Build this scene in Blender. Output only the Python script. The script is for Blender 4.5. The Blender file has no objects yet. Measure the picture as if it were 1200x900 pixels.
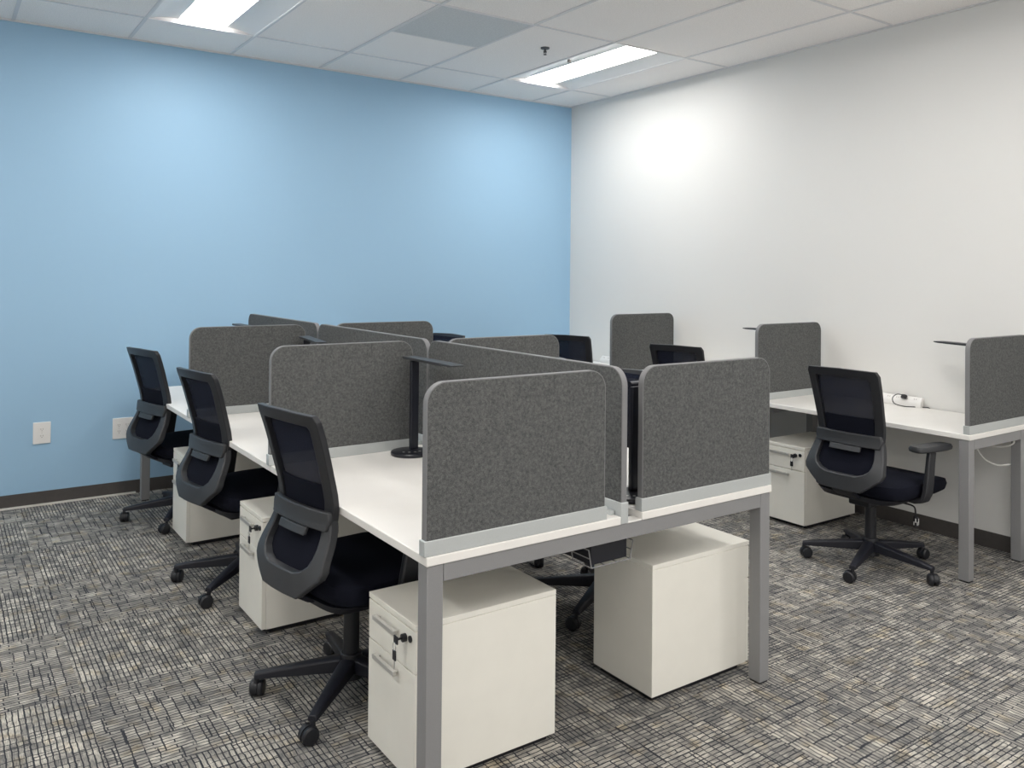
import bpy, bmesh, math, random
from mathutils import Vector, Matrix
random.seed(7)
S = bpy.context.scene
COL = S.collection

# ------------------------------------------------------------------ camera
cam_d = bpy.data.cameras.new('camera')
cam = bpy.data.objects.new('camera', cam_d)
COL.objects.link(cam)
YAW, PITCH, ROLL, CAMZ = 0.6066174, 0.0082258, 0.0095842, 1.5086
FPX = 974.869
cam_d.sensor_fit = 'HORIZONTAL'
cam_d.sensor_width = 36.0
cam_d.lens = FPX / 1200 * 36
cam_d.shift_x = -3.14 / 1200
cam_d.shift_y = -137.62 / 1200
cam_d.clip_start = 0.05
_f0 = Vector((math.sin(YAW), math.cos(YAW), 0)); _r0 = Vector((math.cos(YAW), -math.sin(YAW), 0)); _u0 = Vector((0, 0, 1))
_F = math.cos(PITCH) * _f0 + math.sin(PITCH) * _u0
_U = -math.sin(PITCH) * _f0 + math.cos(PITCH) * _u0
_R = math.cos(ROLL) * _r0 + math.sin(ROLL) * _U
_U2 = -math.sin(ROLL) * _r0 + math.cos(ROLL) * _U
m = Matrix((( _R.x, _U2.x, -_F.x, 0), (_R.y, _U2.y, -_F.y, 0), (_R.z, _U2.z, -_F.z, CAMZ), (0, 0, 0, 1)))
cam.matrix_world = m
S.camera = cam

# ------------------------------------------------------------------ world, exposure
w = bpy.data.worlds.new('world'); S.world = w; w.use_nodes = True
w.node_tree.nodes['Background'].inputs[0].default_value = (0.92, 0.90, 0.87, 1)
w.node_tree.nodes['Background'].inputs[1].default_value = 0.8
S.view_settings.view_transform = 'Standard'
S.view_settings.look = 'None'
S.view_settings.gamma = 1.0
S.view_settings.use_curve_mapping = False
S.view_settings.exposure = 0.82
LENS_EMIT = 12.4
try:
    S.cycles.max_bounces = 12; S.cycles.diffuse_bounces = 8; S.cycles.transparent_max_bounces = 16
    S.cycles.use_denoising = True
    S.cycles.caustics_reflective = False
except Exception:
    pass

# ------------------------------------------------------------------ materials
def new_mat(name):
    mt = bpy.data.materials.new(name); mt.use_nodes = True
    nt = mt.node_tree
    return mt, nt, nt.nodes['Principled BSDF']

def N(nt, kind, **kw):
    n = nt.nodes.new(kind)
    for k, v in kw.items():
        setattr(n, k, v)
    return n

def lin(r, g, b):
    f = lambda c: (c / 255 / 12.92) if c / 255 <= 0.04045 else ((c / 255 + 0.055) / 1.055) ** 2.4
    return (f(r), f(g), f(b), 1)

def plain(name, col, rough=0.5, metal=0.0, noise=0.0, nscale=60, bump=0.0, bscale=400, spec=0.5):
    mt, nt, p = new_mat(name)
    p.inputs['Base Color'].default_value = col
    p.inputs['Roughness'].default_value = rough
    p.inputs['Metallic'].default_value = metal
    p.inputs['Specular IOR Level'].default_value = spec
    tc = N(nt, 'ShaderNodeTexCoord')
    if noise > 0:
        n = N(nt, 'ShaderNodeTexNoise'); n.inputs['Scale'].default_value = nscale; n.inputs['Detail'].default_value = 3
        nt.links.new(tc.outputs['Object'], n.inputs['Vector'])
        r = N(nt, 'ShaderNodeValToRGB')
        lo = tuple(c * (1 - noise) for c in col[:3]) + (1,); hi = tuple(min(1, c * (1 + noise)) for c in col[:3]) + (1,)
        r.color_ramp.elements[0].position = 0.3; r.color_ramp.elements[1].position = 0.7
        r.color_ramp.elements[0].color = lo; r.color_ramp.elements[1].color = hi
        nt.links.new(n.outputs['Fac'], r.inputs['Fac'])
        nt.links.new(r.outputs['Color'], p.inputs['Base Color'])
    if bump > 0:
        n2 = N(nt, 'ShaderNodeTexNoise'); n2.inputs['Scale'].default_value = bscale; n2.inputs['Detail'].default_value = 2
        nt.links.new(tc.outputs['Object'], n2.inputs['Vector'])
        b = N(nt, 'ShaderNodeBump'); b.inputs['Strength'].default_value = bump; b.inputs['Distance'].default_value = 0.002
        nt.links.new(n2.outputs['Fac'], b.inputs['Height']); nt.links.new(b.outputs['Normal'], p.inputs['Normal'])
    return mt

M = {}
M['blue'] = plain('blue wall paint', (0.335, 0.53, 0.715, 1), 0.55, bump=0.05, bscale=250, spec=0.3)
M['white_wall'] = plain('white wall paint', (0.76, 0.755, 0.735, 1), 0.6, bump=0.05, bscale=250, spec=0.3)
M['ceil'] = plain('ceiling tile', (0.90, 0.865, 0.84, 1), 0.9, noise=0.10, nscale=170, bump=0.2, bscale=300, spec=0.1)
M['grid'] = plain('ceiling grid metal', (0.70, 0.69, 0.70, 1), 0.6)
M['base'] = plain('vinyl baseboard', lin(74, 70, 68), 0.6, noise=0.05)
M['caulk'] = plain('pale edge strip', (0.62, 0.60, 0.56, 1), 0.7, noise=0.05)
M['top'] = plain('white laminate', (0.84, 0.82, 0.785, 1), 0.38, noise=0.015, nscale=8)
M['cab'] = plain('off white laminate', (0.86, 0.84, 0.77, 1), 0.45, noise=0.015, nscale=10)
M['leg'] = plain('grey powder coated steel', (0.25, 0.25, 0.255, 1), 0.42, noise=0.03, nscale=300)
M['rail'] = plain('silver aluminium rail', (0.52, 0.545, 0.545, 1), 0.4, metal=0.25, noise=0.02, nscale=200)
M['trim'] = plain('lit felt edge grey', (0.20, 0.20, 0.205, 1), 0.6, noise=0.05, nscale=300)  # overhead light on the felt edges put into a paler grey
M['black'] = plain('black plastic', (0.012, 0.013, 0.017, 1), 0.42, noise=0.1, nscale=200)
M['navy'] = plain('blue black plastic', (0.008, 0.009, 0.016, 1), 0.5, noise=0.1, nscale=200)
M['lampblack'] = plain('black lamp metal', (0.012, 0.013, 0.020, 1), 0.35, noise=0.05, nscale=200)
M['dgrey'] = plain('dark grey plastic', (0.034, 0.036, 0.040, 1), 0.45, noise=0.06, nscale=250)
M['frame'] = plain('charcoal plastic', (0.018, 0.019, 0.023, 1), 0.42, noise=0.06, nscale=250)
M['seat'] = plain('blue black woven fabric', (0.006, 0.007, 0.014, 1), 0.9, noise=0.3, nscale=600, bump=0.3, bscale=900, spec=0.15)
M['chrome'] = plain('chrome', (0.65, 0.65, 0.66, 1), 0.22, metal=1.0, noise=0.02)
M['handle'] = plain('brushed nickel', (0.62, 0.61, 0.58, 1), 0.35, metal=0.6, noise=0.03, nscale=300)
M['white_plastic'] = plain('white plastic', (0.80, 0.79, 0.77, 1), 0.4, noise=0.01)
M['slot'] = plain('grey slot', (0.28, 0.26, 0.24, 1), 0.6, noise=0.05)
M['reflector'] = plain('white enamel reflector', (0.78, 0.78, 0.78, 1), 0.45, noise=0.01)
M['vent'] = plain('perforated grey metal', (0.60, 0.615, 0.62, 1), 0.7, noise=0.08, nscale=90)
M['sprink'] = plain('dark bronze', (0.08, 0.08, 0.08, 1), 0.5, metal=0.3, noise=0.1)
M['cable_white'] = plain('white cable', (0.72, 0.71, 0.68, 1), 0.5, noise=0.02)

# felt
def felt_mat():
    mt, nt, p = new_mat('grey felt')
    tc = N(nt, 'ShaderNodeTexCoord')
    n1 = N(nt, 'ShaderNodeTexNoise'); n1.inputs['Scale'].default_value = 105; n1.inputs['Detail'].default_value = 5; n1.inputs['Roughness'].default_value = 0.72
    n2 = N(nt, 'ShaderNodeTexNoise'); n2.inputs['Scale'].default_value = 420; n2.inputs['Detail'].default_value = 2
    for n in (n1, n2): nt.links.new(tc.outputs['Object'], n.inputs['Vector'])
    mx = N(nt, 'ShaderNodeMath', operation='MULTIPLY_ADD'); mx.inputs[1].default_value = 0.45
    nt.links.new(n2.outputs['Fac'], mx.inputs[0])
    m2 = N(nt, 'ShaderNodeMath', operation='MULTIPLY'); m2.inputs[1].default_value = 0.55
    nt.links.new(n1.outputs['Fac'], m2.inputs[0]); nt.links.new(m2.outputs[0], mx.inputs[2])
    r = N(nt, 'ShaderNodeValToRGB')
    r.color_ramp.elements[0].position = 0.36; r.color_ramp.elements[0].color = (0.050, 0.053, 0.054, 1)
    r.color_ramp.elements[1].position = 0.66; r.color_ramp.elements[1].color = (0.175, 0.177, 0.175, 1)
    nt.links.new(mx.outputs[0], r.inputs['Fac']); nt.links.new(r.outputs['Color'], p.inputs['Base Color'])
    p.inputs['Roughness'].default_value = 0.95; p.inputs['Specular IOR Level'].default_value = 0.1
    b = N(nt, 'ShaderNodeBump'); b.inputs['Strength'].default_value = 0.3; b.inputs['Distance'].default_value = 0.002
    nt.links.new(n2.outputs['Fac'], b.inputs['Height']); nt.links.new(b.outputs['Normal'], p.inputs['Normal'])
    return mt
M['felt'] = felt_mat()

# chair mesh: a fine weave that lets a little of what lies behind show through
def mesh_mat():
    mt, nt, p = new_mat('dark mesh fabric')
    tc = N(nt, 'ShaderNodeTexCoord')
    n1 = N(nt, 'ShaderNodeTexNoise'); n1.inputs['Scale'].default_value = 60; n1.inputs['Detail'].default_value = 3
    nt.links.new(tc.outputs['Object'], n1.inputs['Vector'])
    r = N(nt, 'ShaderNodeMapRange'); r.inputs['To Min'].default_value = 0.11; r.inputs['To Max'].default_value = 0.18
    nt.links.new(n1.outputs['Fac'], r.inputs['Value'])
    t = N(nt, 'ShaderNodeBsdfTransparent')
    mx = N(nt, 'ShaderNodeMixShader')
    nt.links.new(r.outputs[0], mx.inputs[0]); nt.links.new(p.outputs[0], mx.inputs[1]); nt.links.new(t.outputs[0], mx.inputs[2])
    nt.links.new(mx.outputs[0], nt.nodes['Material Output'].inputs['Surface'])
    p.inputs['Base Color'].default_value = (0.009, 0.012, 0.028, 1); p.inputs['Roughness'].default_value = 0.8
    p.inputs['Specular IOR Level'].default_value = 0.2
    return mt
M['mesh'] = mesh_mat()

def emit_mat():
    mt, nt, p = new_mat('lit acrylic lens')
    tc = N(nt, 'ShaderNodeTexCoord')
    n1 = N(nt, 'ShaderNodeTexNoise'); n1.inputs['Scale'].default_value = 3
    nt.links.new(tc.outputs['Object'], n1.inputs['Vector'])
    r = N(nt, 'ShaderNodeMapRange'); r.inputs['To Min'].default_value = LENS_EMIT * 0.97; r.inputs['To Max'].default_value = LENS_EMIT * 1.03
    nt.links.new(n1.outputs['Fac'], r.inputs['Value'])
    p.inputs['Base Color'].default_value = (0.8, 0.8, 0.8, 1)
    p.inputs['Emission Color'].default_value = (1.0, 0.975, 0.94, 1)
    nt.links.new(r.outputs[0], p.inputs['Emission Strength'])
    return mt
M['lens'] = emit_mat()

def carpet_mat():
    mt, nt, p = new_mat('carpet tile')
    L = nt.links.new
    tc = N(nt, 'ShaderNodeTexCoord')
    sep = N(nt, 'ShaderNodeSeparateXYZ'); L(tc.outputs['Object'], sep.inputs[0])
    TS = 0.61
    def math_(op, a, b=None, c=None):
        n = N(nt, 'ShaderNodeMath', operation=op)
        for i, v in enumerate((a, b, c)):
            if v is None: continue
            if isinstance(v, (int, float)): n.inputs[i].default_value = v
            else: L(v, n.inputs[i])
        return n.outputs[0]
    x0 = math_('ADD', sep.outputs['X'], 0.17); y0 = math_('ADD', sep.outputs['Y'], 0.35)
    ix = math_('FLOOR', math_('DIVIDE', x0, TS)); iy = math_('FLOOR', math_('DIVIDE', y0, TS))
    par = math_('FLOORED_MODULO', math_('ADD', ix, iy), 2.0)
    cid = N(nt, 'ShaderNodeCombineXYZ'); L(ix, cid.inputs[0]); L(iy, cid.inputs[1])
    wn = N(nt, 'ShaderNodeTexWhiteNoise', noise_dimensions='2D'); L(cid.outputs[0], wn.inputs['Vector'])
    # quarter-turn: swap the axes on every other tile
    inv = math_('SUBTRACT', 1.0, par)
    ux = math_('ADD', math_('MULTIPLY', sep.outputs['X'], inv), math_('MULTIPLY', sep.outputs['Y'], par))
    uy = math_('ADD', math_('MULTIPLY', sep.outputs['Y'], inv), math_('MULTIPLY', sep.outputs['X'], par))
    ux = math_('ADD', ux, math_('MULTIPLY', wn.outputs['Value'], 7.3))
    uy = math_('ADD', uy, math_('MULTIPLY', wn.outputs['Value'], 3.1))
    uv = N(nt, 'ShaderNodeCombineXYZ'); L(ux, uv.inputs[0]); L(uy, uv.inputs[1])
    # slight wobble so the rows are not ruler-straight
    wb_ = N(nt, 'ShaderNodeTexNoise'); L(uv.outputs[0], wb_.inputs['Vector']); wb_.inputs['Scale'].default_value = 38; wb_.inputs['Detail'].default_value = 1
    vm = N(nt, 'ShaderNodeVectorMath', operation='MULTIPLY_ADD'); L(wb_.outputs['Color'], vm.inputs[0]); vm.inputs[1].default_value = (0.008, 0.006, 0); L(uv.outputs[0], vm.inputs[2])
    def brick(width, row, mortar, off, c2, mort, smooth=0.35):
        n = N(nt, 'ShaderNodeTexBrick'); L(vm.outputs[0], n.inputs['Vector'])
        n.offset = off; n.offset_frequency = 2; n.squash = 1.0
        n.inputs['Scale'].default_value = 1.0; n.inputs['Mortar Size'].default_value = mortar; n.inputs['Mortar Smooth'].default_value = smooth
        n.inputs['Bias'].default_value = 0.0; n.inputs['Brick Width'].default_value = width; n.inputs['Row Height'].default_value = row
        n.inputs['Color1'].default_value = (1, 1, 1, 1); n.inputs['Color2'].default_value = (c2, c2, c2, 1); n.inputs['Mortar'].default_value = (mort, mort, mort, 1)
        return n.outputs['Color']
    def noise(vec, scale, detail, lo, hi, tmin=0.0, tmax=1.0):
        n = N(nt, 'ShaderNodeTexNoise'); L(vec, n.inputs['Vector']); n.inputs['Scale'].default_value = scale; n.inputs['Detail'].default_value = detail
        r = N(nt, 'ShaderNodeMapRange'); r.inputs['From Min'].default_value = lo; r.inputs['From Max'].default_value = hi
        r.inputs['To Min'].default_value = tmin; r.inputs['To Max'].default_value = tmax
        L(n.outputs['Fac'], r.inputs['Value']); return r.outputs[0]
    A = brick(0.105, 0.0175, 0.0024, 0.43, 0.62, 0.0)
    B = brick(0.036, 0.0175, 0.0024, 0.0, 0.62, 0.0)
    sel = noise(uv.outputs[0], 5.5, 1, 0.46, 0.52)
    mixAB = N(nt, 'ShaderNodeMix', data_type='FLOAT'); L(sel, mixAB.inputs['Factor']); L(A, mixAB.inputs['A']); L(B, mixAB.inputs['B'])
    Cc = brick(0.14, 0.105, 0.0032, 0.31, 0.72, 0.12)
    mul = math_('MULTIPLY', mixAB.outputs['Result'], Cc)
    # woven patches where the dark rows almost close up, others where they fade
    fade = noise(uv.outputs[0], 11, 2, 0.56, 0.70, 0.0, 0.55)
    mf = N(nt, 'ShaderNodeMix', data_type='FLOAT'); L(fade, mf.inputs['Factor']); L(mul, mf.inputs['A']); mf.inputs['B'].default_value = 0.62
    mp = N(nt, 'ShaderNodeMapping'); L(uv.outputs[0], mp.inputs[0]); mp.inputs['Scale'].default_value = (34, 420, 1)
    ns = noise(mp.outputs[0], 1, 2, 0.2, 0.8, 0.5, 1.35)
    nb = noise(tc.outputs['Object'], 14, 3, 0.25, 0.75, 0.62, 1.3)
    k = math_('MULTIPLY', math_('MULTIPLY', mf.outputs['Result'], ns), nb)
    ramp = N(nt, 'ShaderNodeValToRGB')
    e = ramp.color_ramp.elements
    e[0].position = 0.05; e[0].color = CARPET[0]
    e[1].position = 1.0; e[1].color = CARPET[3]
    a = e.new(0.35); a.color = CARPET[1]
    a = e.new(0.65); a.color = CARPET[2]
    L(k, ramp.inputs['Fac'])
    # beige tint here and there
    nt2 = N(nt, 'ShaderNodeTexNoise'); L(uv.outputs[0], nt2.inputs['Vector']); nt2.inputs['Scale'].default_value = 13; nt2.inputs['Detail'].default_value = 1
    rr = N(nt, 'ShaderNodeMapRange'); rr.inputs['From Min'].default_value = 0.55; rr.inputs['From Max'].default_value = 0.75; rr.inputs['To Max'].default_value = 0.6
    L(nt2.outputs['Fac'], rr.inputs['Value'])
    mx = N(nt, 'ShaderNodeMix', data_type='RGBA', blend_type='MULTIPLY')
    L(rr.outputs[0], mx.inputs['Factor']); L(ramp.outputs['Color'], mx.inputs['A']); mx.inputs['B'].default_value = (1.12, 0.98, 0.74, 1)
    L(mx.outputs['Result'], p.inputs['Base Color'])
    p.inputs['Roughness'].default_value = 0.95; p.inputs['Specular IOR Level'].default_value = 0.05
    b = N(nt, 'ShaderNodeBump'); b.inputs['Strength'].default_value = 0.35; b.inputs['Distance'].default_value = 0.004
    L(k, b.inputs['Height']); L(b.outputs['Normal'], p.inputs['Normal'])
    return mt
CARPET = [(0.038, 0.041, 0.050, 1), (0.130, 0.130, 0.132, 1), (0.315, 0.302, 0.275, 1), (0.60, 0.565, 0.50, 1)]
M['carpet'] = carpet_mat()

# ------------------------------------------------------------------ geometry helpers
def box(bm, x0, x1, y0, y1, z0, z1):
    v = [bm.verts.new(p) for p in ((x0, y0, z0), (x1, y0, z0), (x1, y1, z0), (x0, y1, z0), (x0, y0, z1), (x1, y0, z1), (x1, y1, z1), (x0, y1, z1))]
    for f in ((3, 2, 1, 0), (4, 5, 6, 7), (0, 1, 5, 4), (1, 2, 6, 5), (2, 3, 7, 6), (3, 0, 4, 7)):
        bm.faces.new([v[i] for i in f])

def cyl(bm, c, r, h, axis='z', n=24, r2=None):
    c = Vector(c); r2 = r if r2 is None else r2
    def P(a, rr, t):
        x, y = rr * math.cos(a), rr * math.sin(a)
        return c + (Vector((x, y, t)) if axis == 'z' else Vector((t, x, y)) if axis == 'x' else Vector((y, t, x)))
    A = [bm.verts.new(P(2 * math.pi * i / n, r, 0)) for i in range(n)]
    B = [bm.verts.new(P(2 * math.pi * i / n, r2, h)) for i in range(n)]
    for i in range(n):
        j = (i + 1) % n
        bm.faces.new((A[i], A[j], B[j], B[i]))
    bm.faces.new(A[::-1]); bm.faces.new(B)

def tube(bm, pts, r, n=10):
    pts = [Vector(p) for p in pts]
    rings = []
    ref = Vector((0, 0, 1))
    for i, p in enumerate(pts):
        t = (pts[min(i + 1, len(pts) - 1)] - pts[max(i - 1, 0)]).normalized()
        if abs(t.dot(ref)) > 0.95:
            ref = Vector((1, 0, 0)) if abs(t.x) < 0.9 else Vector((0, 1, 0))
        a = (ref - t * ref.dot(t)).normalized(); b = t.cross(a); ref = a
        rings.append([bm.verts.new(p + r * (math.cos(2 * math.pi * k / n) * a + math.sin(2 * math.pi * k / n) * b)) for k in range(n)])
    for q, s in zip(rings, rings[1:]):
        for k in range(n):
            bm.faces.new((q[k], q[(k + 1) % n], s[(k + 1) % n], s[k]))
    bm.faces.new(rings[0][::-1]); bm.faces.new(rings[-1])

def spline(ctrl, n=10):
    """Catmull-Rom through the control points."""
    c = [Vector(p) for p in ctrl]; c = [2 * c[0] - c[1]] + c + [2 * c[-1] - c[-2]]
    out = []
    for i in range(1, len(c) - 2):
        p0, p1, p2, p3 = c[i - 1:i + 3]
        for k in range(n):
            t = k / n
            out.append(0.5 * ((2 * p1) + (p2 - p0) * t + (2 * p0 - 5 * p1 + 4 * p2 - p3) * t * t + (3 * p1 - p0 - 3 * p2 + p3) * t ** 3))
    out.append(c[-2])
    return out

def loft(bm, rings, cap=True):
    R = [[bm.verts.new(p) for p in ring] for ring in rings]
    n = len(R[0])
    for q, s in zip(R, R[1:]):
        for k in range(n):
            bm.faces.new((q[k], q[(k + 1) % n], s[(k + 1) % n], s[k]))
    if cap:
        bm.faces.new(R[0][::-1]); bm.faces.new(R[-1])

def obj(name, bm, mat, parent=None, bevel=0.0, smooth=False, seg=2):
    bmesh.ops.recalc_face_normals(bm, faces=bm.faces)
    me = bpy.data.meshes.new(name)
    bm.to_mesh(me); bm.free()
    me.materials.append(mat)
    o = bpy.data.objects.new(name, me)
    COL.objects.link(o)
    if parent is not None: o.parent = parent
    if bevel > 0:
        b = o.modifiers.new('bevel', 'BEVEL'); b.width = bevel; b.segments = seg; b.limit_method = 'ANGLE'; b.angle_limit = math.radians(40)
    if smooth or bevel > 0:
        for p in me.polygons: p.use_smooth = True
        sm = math.radians(40)
        try:
            me.set_sharp_from_angle(angle=sm)
        except Exception:
            pass
    return o

def boxobj(name, b, mat, parent=None, bevel=0.002):
    bm = bmesh.new(); box(bm, *b); return obj(name, bm, mat, parent, bevel)

def thing(name, label, cat, loc=(0, 0, 0), rz=0.0, group=None):
    o = bpy.data.objects.new(name, None); COL.objects.link(o)
    o.empty_display_size = 0.1
    o.location = loc; o.rotation_euler = (0, 0, rz)
    o['label'] = label; o['category'] = cat
    if group: o['group'] = group
    return o

def tag(o, label, cat, group=None):
    o['label'] = label; o['category'] = cat
    if group: o['group'] = group
    return o

def structure(name, bm, mat, bevel=0.0, label=None):
    o = obj(name, bm, mat, None, bevel); o['kind'] = 'structure'
    if label: o['label'] = label
    return o

def dup(root, loc, rz, label):
    r = root.copy(); COL.objects.link(r); r.location = loc; r.rotation_euler = (0, 0, rz); r['label'] = label
    for ch in list(root.children):
        c = ch.copy(); COL.objects.link(c); c.parent = r
        for g in list(ch.children):
            d = g.copy(); COL.objects.link(d); d.parent = c
    return r

# ------------------------------------------------------------------ room
X0, Y0, ZC = 4.863, 6.098, 3.066       # white wall, blue wall, ceiling
XL, YB = -2.3, -1.2                    # unseen sides
TILE, GX, GY = 0.671, 0.465, 0.575     # ceiling grid
TLEN = 1.313
bm = bmesh.new(); box(bm, XL, X0, YB, Y0, -0.05, 0.0); structure('floor', bm, M['carpet'])
bm = bmesh.new(); box(bm, XL - 0.1, X0 + 0.1, Y0, Y0 + 0.1, -0.05, ZC + 0.25); structure('wall_back', bm, M['blue'])
bm = bmesh.new(); box(bm, X0, X0 + 0.1, YB - 0.1, Y0, -0.05, ZC + 0.25); structure('wall_right', bm, M['white_wall'])
bm = bmesh.new(); box(bm, XL - 0.1, XL, YB - 0.1, Y0, -0.05, ZC + 0.25); structure('wall_left', bm, M['white_wall'])
bm = bmesh.new()                       # unseen front wall; its wide opening is added to let fill light in
box(bm, XL, X0, YB - 0.1, YB, -0.05, 0.15); box(bm, XL, X0, YB - 0.1, YB, 2.95, ZC + 0.25)
structure('wall_front', bm, M['white_wall'])
bm = bmesh.new()
for k in range(7):
    xx = XL + (X0 - XL - 0.06) * k / 6
    box(bm, xx, xx + 0.06, YB - 0.08, YB - 0.02, 0.15, 2.95)
structure('added_window_1', bm, M['grid'])  # bars of the added opening, never in view
bm = bmesh.new(); box(bm, XL, X0, Y0 - 0.006, Y0, 0.0, 0.087); structure('baseboard_back', bm, M['base'])
bm = bmesh.new(); box(bm, X0 - 0.006, X0, YB, Y0 - 0.006, 0.0, 0.087); structure('baseboard_right', bm, M['base'])
bm = bmesh.new(); box(bm, XL, 1.12, Y0 - 0.022, Y0 - 0.006, 0.0, 0.010); structure('trim_2', bm, M['caulk'])

gxs = [X0 - GX - TILE * k for k in range(0, 12)]
gxs = [g for g in gxs if g > XL]
xs = [X0] + gxs + [XL]
gys = [Y0 - GY - TLEN * k for k in range(0, 8)]
gys = [g for g in gys if g > YB]
ys = [Y0] + gys + [YB]
# a light fills the cell between gxs[c], gxs[c+1] and gys[r], gys[r+1]
LIGHT_CELLS = ((0, 0), (4, 0), (8, 0), (1, 2), (5, 2), (8, 2), (0, 4), (3, 4), (5, 4))  # cells outside the view hold added lights that brighten the room
holes = set()
for ci, ri in LIGHT_CELLS:
    if ci + 1 < len(gxs) and ri + 1 < len(gys): holes.add((ci + 1, ri + 1))
VC = 2
bm = bmesh.new()
for i in range(len(xs) - 1):
    for j in range(len(ys) - 1):
        if (i, j) in holes: continue
        x1, x0_ = xs[i], xs[i + 1]; y1, y0_ = ys[j], ys[j + 1]
        box(bm, x0_, x1, y0_, y1, ZC + 0.004, ZC + 0.02)
structure('ceiling', bm, M['ceil'])
bm = bmesh.new()
for g in gxs:
    box(bm, g - 0.011, g + 0.011, YB, Y0, ZC - 0.001, ZC + 0.004)
for j, g in enumerate(gys):
    box(bm, XL, X0, g - 0.009, g + 0.009, ZC - 0.0005, ZC + 0.0035)
ymid = gys[0] - TLEN / 2
box(bm, gxs[VC + 1], gxs[VC], ymid - 0.009, ymid + 0.009, ZC - 0.0005, ZC + 0.0035)
structure('trim_1', bm, M['grid'])
bm = bmesh.new(); box(bm, XL, X0, Y0 - 0.02, Y0, ZC - 0.004, ZC + 0.004); structure('trim_3', bm, M['grid'])
bm = bmesh.new(); box(bm, X0 - 0.02, X0, YB, Y0 - 0.02, ZC - 0.004, ZC + 0.004); structure('trim_4', bm, M['grid'])
# plenum lid over the recessed fixtures
bm = bmesh.new(); box(bm, XL, X0, YB, Y0, ZC + 0.2, ZC + 0.25); structure('ceiling_2', bm, M['ceil'])

# ------------------------------------------------------------------ recessed lights
def make_light(cx, cy, wx, wy, label, group):
    t = thing('ceiling_light', label, 'ceiling light', (cx, cy, ZC), 0, group)
    hx, hy = wx / 2 - 0.008, wy / 2 - 0.008
    H, LX, ZW = 0.050, 0.148, 0.030
    # reflector: two gently coved wings, the slot that holds the lens, and two end plates
    bm = bmesh.new()
    for s in (-1, 1):
        prof = [(s * (hx + (LX - hx) * k / 8), ZW * math.sin(k / 8 * math.pi / 2)) for k in range(9)] + [(s * LX, H + 0.006)]
        for (xa, za), (xb, zb) in zip(prof, prof[1:]):
            bm.faces.new([bm.verts.new(p) for p in ((xa, -hy, za), (xb, -hy, zb), (xb, hy, zb), (xa, hy, za))])
        for (xa, za), (xb, zb) in zip(prof, prof[1:]):
            for e in (-1, 1):           # end plates closing the coved profile
                if abs(zb - za) > 1e-6:
                    bm.faces.new([bm.verts.new(p) for p in ((xa, e * hy, -0.001), (xb, e * hy, -0.001), (xb, e * hy, zb), (xa, e * hy, max(za, 0.0)))])
    for e in (-1, 1):
        bm.faces.new([bm.verts.new(p) for p in ((-LX, e * hy, -0.001), (LX, e * hy, -0.001), (LX, e * (hy - 0.02), H + 0.006), (-LX, e * (hy - 0.02), H + 0.006))])
    box(bm, -hx, hx, -hy, hy, H + 0.03, H + 0.04)
    bmesh.ops.remove_doubles(bm, verts=bm.verts, dist=1e-5)
    obj('reflector', bm, M['reflector'], t, smooth=True)
    # outer frame
    bm = bmesh.new()
    fx, fy = wx / 2 - 0.001, wy / 2 - 0.001
    box(bm, -fx, -hx, -fy, fy, -0.002, 0.008); box(bm, hx, fx, -fy, fy, -0.002, 0.008)
    box(bm, -hx, hx, -fy, -hy, -0.002, 0.008); box(bm, -hx, hx, hy, fy, -0.002, 0.008)
    obj('frame', bm, M['reflector'], t)
    # lens: a shallow curved bar
    bm = bmesh.new()
    rings = []
    for y in (-hy + 0.022, hy - 0.022):
        ring = []
        for k in range(9):
            a = math.pi * k / 8
            ring.append(((LX - 0.002) * math.cos(a), y, H - 0.010 * math.sin(a)))
        ring += [(-LX + 0.002, y, H + 0.01), (LX - 0.002, y, H + 0.01)]
        rings.append(ring)
    loft(bm, rings)
    obj('lens', bm, M['lens'], t, smooth=True)
    bm = bmesh.new(); cyl(bm, (-hx + 0.04, -0.1, -0.012), 0.013, 0.02, n=16)
    obj('sensor', bm, M['slot'], t, smooth=True)
    return t

for ci, ri in LIGHT_CELLS:
    if not (ci + 1 < len(gxs) and ri + 1 < len(gys)): continue
    cx = (gxs[ci] + gxs[ci + 1]) / 2; cy = (gys[ri] + gys[ri + 1]) / 2
    if (ci, ri) == (0, 0): lab, grp = 'recessed white ceiling light nearest the white wall, lit', 'recessed ceiling lights'
    elif (ci, ri) == (4, 0): lab, grp = 'recessed lit ceiling light above the blue wall, cut by the top edge', 'recessed ceiling lights'
    else: lab, grp = 'lit recessed ceiling light out of view, added to light the room', 'unseen ceiling lights added to light the room'
    make_light(cx, cy, TILE, TLEN, lab, grp)

# ------------------------------------------------------------------ vent, sprinkler
vx0, vx1 = gxs[VC + 1], gxs[VC]
t = thing('return_air_vent', 'square grey perforated return air vent in the white ceiling', 'vent', ((vx0 + vx1) / 2, gys[0] - TLEN * 0.75, ZC))
hw, hh = TILE / 2 - 0.012, TLEN / 4 - 0.010
bm = bmesh.new(); box(bm, -hw, hw, -hh, hh, -0.001, 0.003); obj('perforated_plate', bm, M['vent'], t)
bm = bmesh.new()
for a, b, c, d in ((-hw - .01, -hw, -hh - .01, hh + .01), (hw, hw + .01, -hh - .01, hh + .01), (-hw, hw, -hh - .01, -hh), (-hw, hw, hh, hh + .01)):
    box(bm, a, b, c, d, -0.003, 0.003)
obj('frame', bm, M['grid'], t)
t = thing('sprinkler_head', 'small dark fire sprinkler head hanging from the ceiling', 'sprinkler', (3.43, 4.60, ZC))
bm = bmesh.new(); cyl(bm, (0, 0, -0.004), 0.030, 0.012, n=24, r2=0.032); obj('escutcheon', bm, M['sprink'], t, smooth=True)
bm = bmesh.new(); cyl(bm, (0, 0, -0.03), 0.007, 0.03, n=12)
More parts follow.
